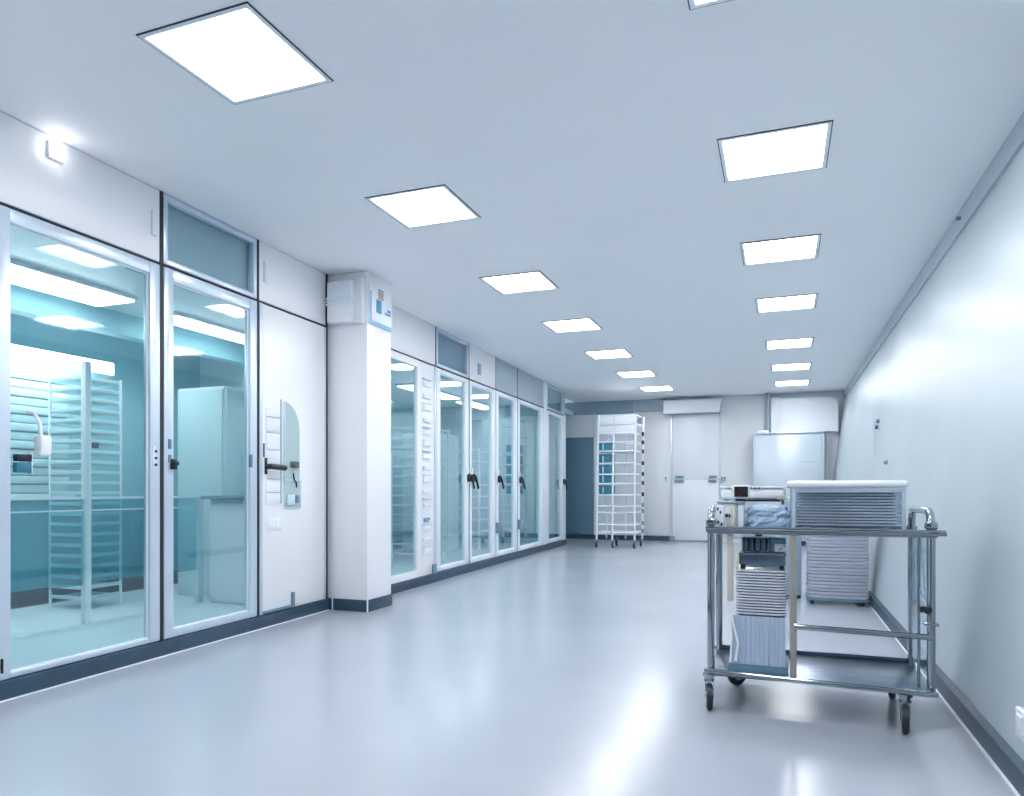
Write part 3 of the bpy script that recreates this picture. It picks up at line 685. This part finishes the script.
# crumpled bag
from mathutils import noise
g = G()
bmesh.ops.create_icosphere(g.bm, subdivisions=5, radius=1)
for v in g.bm.verts:
    p = v.co.copy()
    e = 1/max(abs(p.x)**4+abs(p.y)**4+abs(p.z)**4, 1e-6)**.25
    q = p*e
    f = 1+.16*noise.noise(p*2.2+Vector((3, 1, 0)))-.12*abs(noise.noise(p*4.3+Vector((0, 5, 2))))+.05*noise.noise(p*9)
    fold = .05*math.sin(9*(q.x*.8-q.z*1.2)+3*noise.noise(p*2))
    q = q*(f+fold)
    v.co = Vector((q.x*.092, q.y*.055, max(q.z*.060+.057, 0.0)))
o = g.build('plastic_bag', 'bag'); o.location = (-.052, 3.455, ZS+.0)
tag(o, 'crumpled blue grey plastic bag between the bench instrument and the clear bin', 'bag')
o = tag(G().box(-.035, .03, -.03, .01, 0, .018, .006).build('tissue_pack', 'paper'), 'small white crumpled pack in front of the blue grey bag', 'pack')
o.location = (-.115, 3.375, ZS+.0)

# goods on the lower shelf, left of the tan post
ZL = ZB-.004
cxs = -.08
o = thing('film_bundle', 'shrink wrapped bundle with vertical ribs under the tray stack on the lower shelf', 'bundle', (cxs-.010, 3.46, ZL))
G().box(-.13, .125, -.10, .16, 0, .045, .004).build('bundle_base', 'slate', o)
g = G(); n = 60; pts = []
w, dd = .112, .10
for k in range(n+1):
    x = -w+2*w*k/n; pts.append((x, -dd+.004*math.sin(k*2.1)+.002*math.sin(k*.9)))
pts += [(w, .15), (-w, .15)]
g.prism(pts, .046, .262, 'z'); g.build('ribbed_wrap', 'sheet', o)
g = G(); g.tube([(-.115, -.105, .26), (-.10, -.112, .2), (-.085, -.108, .14), (-.095, -.11, .06)], .006, 8).tube([(-.118, -.1, .25), (-.112, -.108, .16), (-.118, -.1, .05)], .005, 8); g.build('wrap_fold', 'white', o)
tray_stack(16, cxs, 3.49, ZL+.265, .0126, .102, .125, 'tray', 'shiny metal tray in the stack on the wrapped bundle under the cart top', 'trays stacked on the lower cart shelf', h=.0125, jit=.0015, lip=.004)
zt = ZL+.265+16*.0126+.002
o = thing('steel_box', 'flat steel instrument box on top of the lower shelf tray stack', 'box', (cxs+.008, 3.48, zt))
G().box(-.10, .095, -.10, .10, .02, .072, .004).build('box_body', 'steeld', o)
G().box(-.105, .10, -.104, -.10, .066, .073, .001).build('box_lip', 'steel', o)
a = G().box(-.095, -.075, -.09, .09, 0, .02).box(.07, .09, -.09, .09, 0, .02); a.build('box_feet', 'black', o)
a = G().box(-.112, -.10, -.115, -.095, .0, .075, .003); a.build('wood_edge', 'beige', o)
z2 = zt+.0735
o = thing('steel_canister', 'grey ribbed canister group standing on the flat steel box', 'canister', (cxs-.025, 3.46, z2))
a = G()
for k in range(5): a.lathe([(.010, 0), (.0145, .003), (.0145, .06), (.011, .066), (.008, .07)], (-.045+.027*k, 0, 0), 14)
a.build('canister_body', 'steeld', o)
G().box(.0, .03, -.012, .012, .071, .09, .003).build('canister_cap', 'black', o)
G().box(-.06, .075, -.016, .016, .066, .071, .002).build('canister_rack', 'white', o)
o = thing('carton', 'small teal carton with a white label on the flat steel box', 'carton', (cxs+.075, 3.45, z2))
G().box(-.032, .03, -.02, .03, 0, .066, .003).build('carton_body', 'slate', o)
G().box(-.018, .03, -.0235, -.0205, .004, .04, .001).build('carton_label', 'paper', o)
a = G()
for x, z in ((.008, .018), (.018, .03), (.0, .012)): a.box(x, x+.008, -.0245, -.0236, z, z+.004)
a.build('print_mark', 'black', o)

# ------------------------------------------------------------------ world, camera, colour
w = bpy.data.worlds.new('world'); bpy.context.scene.world = w; w.use_nodes = True
w.node_tree.nodes['Background'].inputs[0].default_value = (.7, .85, 1, 1)
w.node_tree.nodes['Background'].inputs[1].default_value = .3
cam = bpy.data.cameras.new('camera'); co = bpy.data.objects.new('camera', cam); C.objects.link(co)
co.location = (0, 0, 1.0); co.rotation_euler = (PI/2, 0, math.atan(268/716))
cam.sensor_width = 36; cam.lens = 716/1024*36; cam.shift_y = 92/1024; cam.clip_start = .05
sc = bpy.context.scene; sc.camera = co
sc.view_settings.view_transform = 'Standard'; sc.view_settings.look = 'None'; sc.view_settings.gamma = 1
sc.view_settings.use_curve_mapping = False
sc.view_settings.exposure = 0.64
sc.cycles.use_denoising = True
sc.cycles.max_bounces = 12; sc.cycles.diffuse_bounces = 6; sc.cycles.glossy_bounces = 5; sc.cycles.transparent_max_bounces = 24
sc.cycles.sample_clamp_indirect = 6
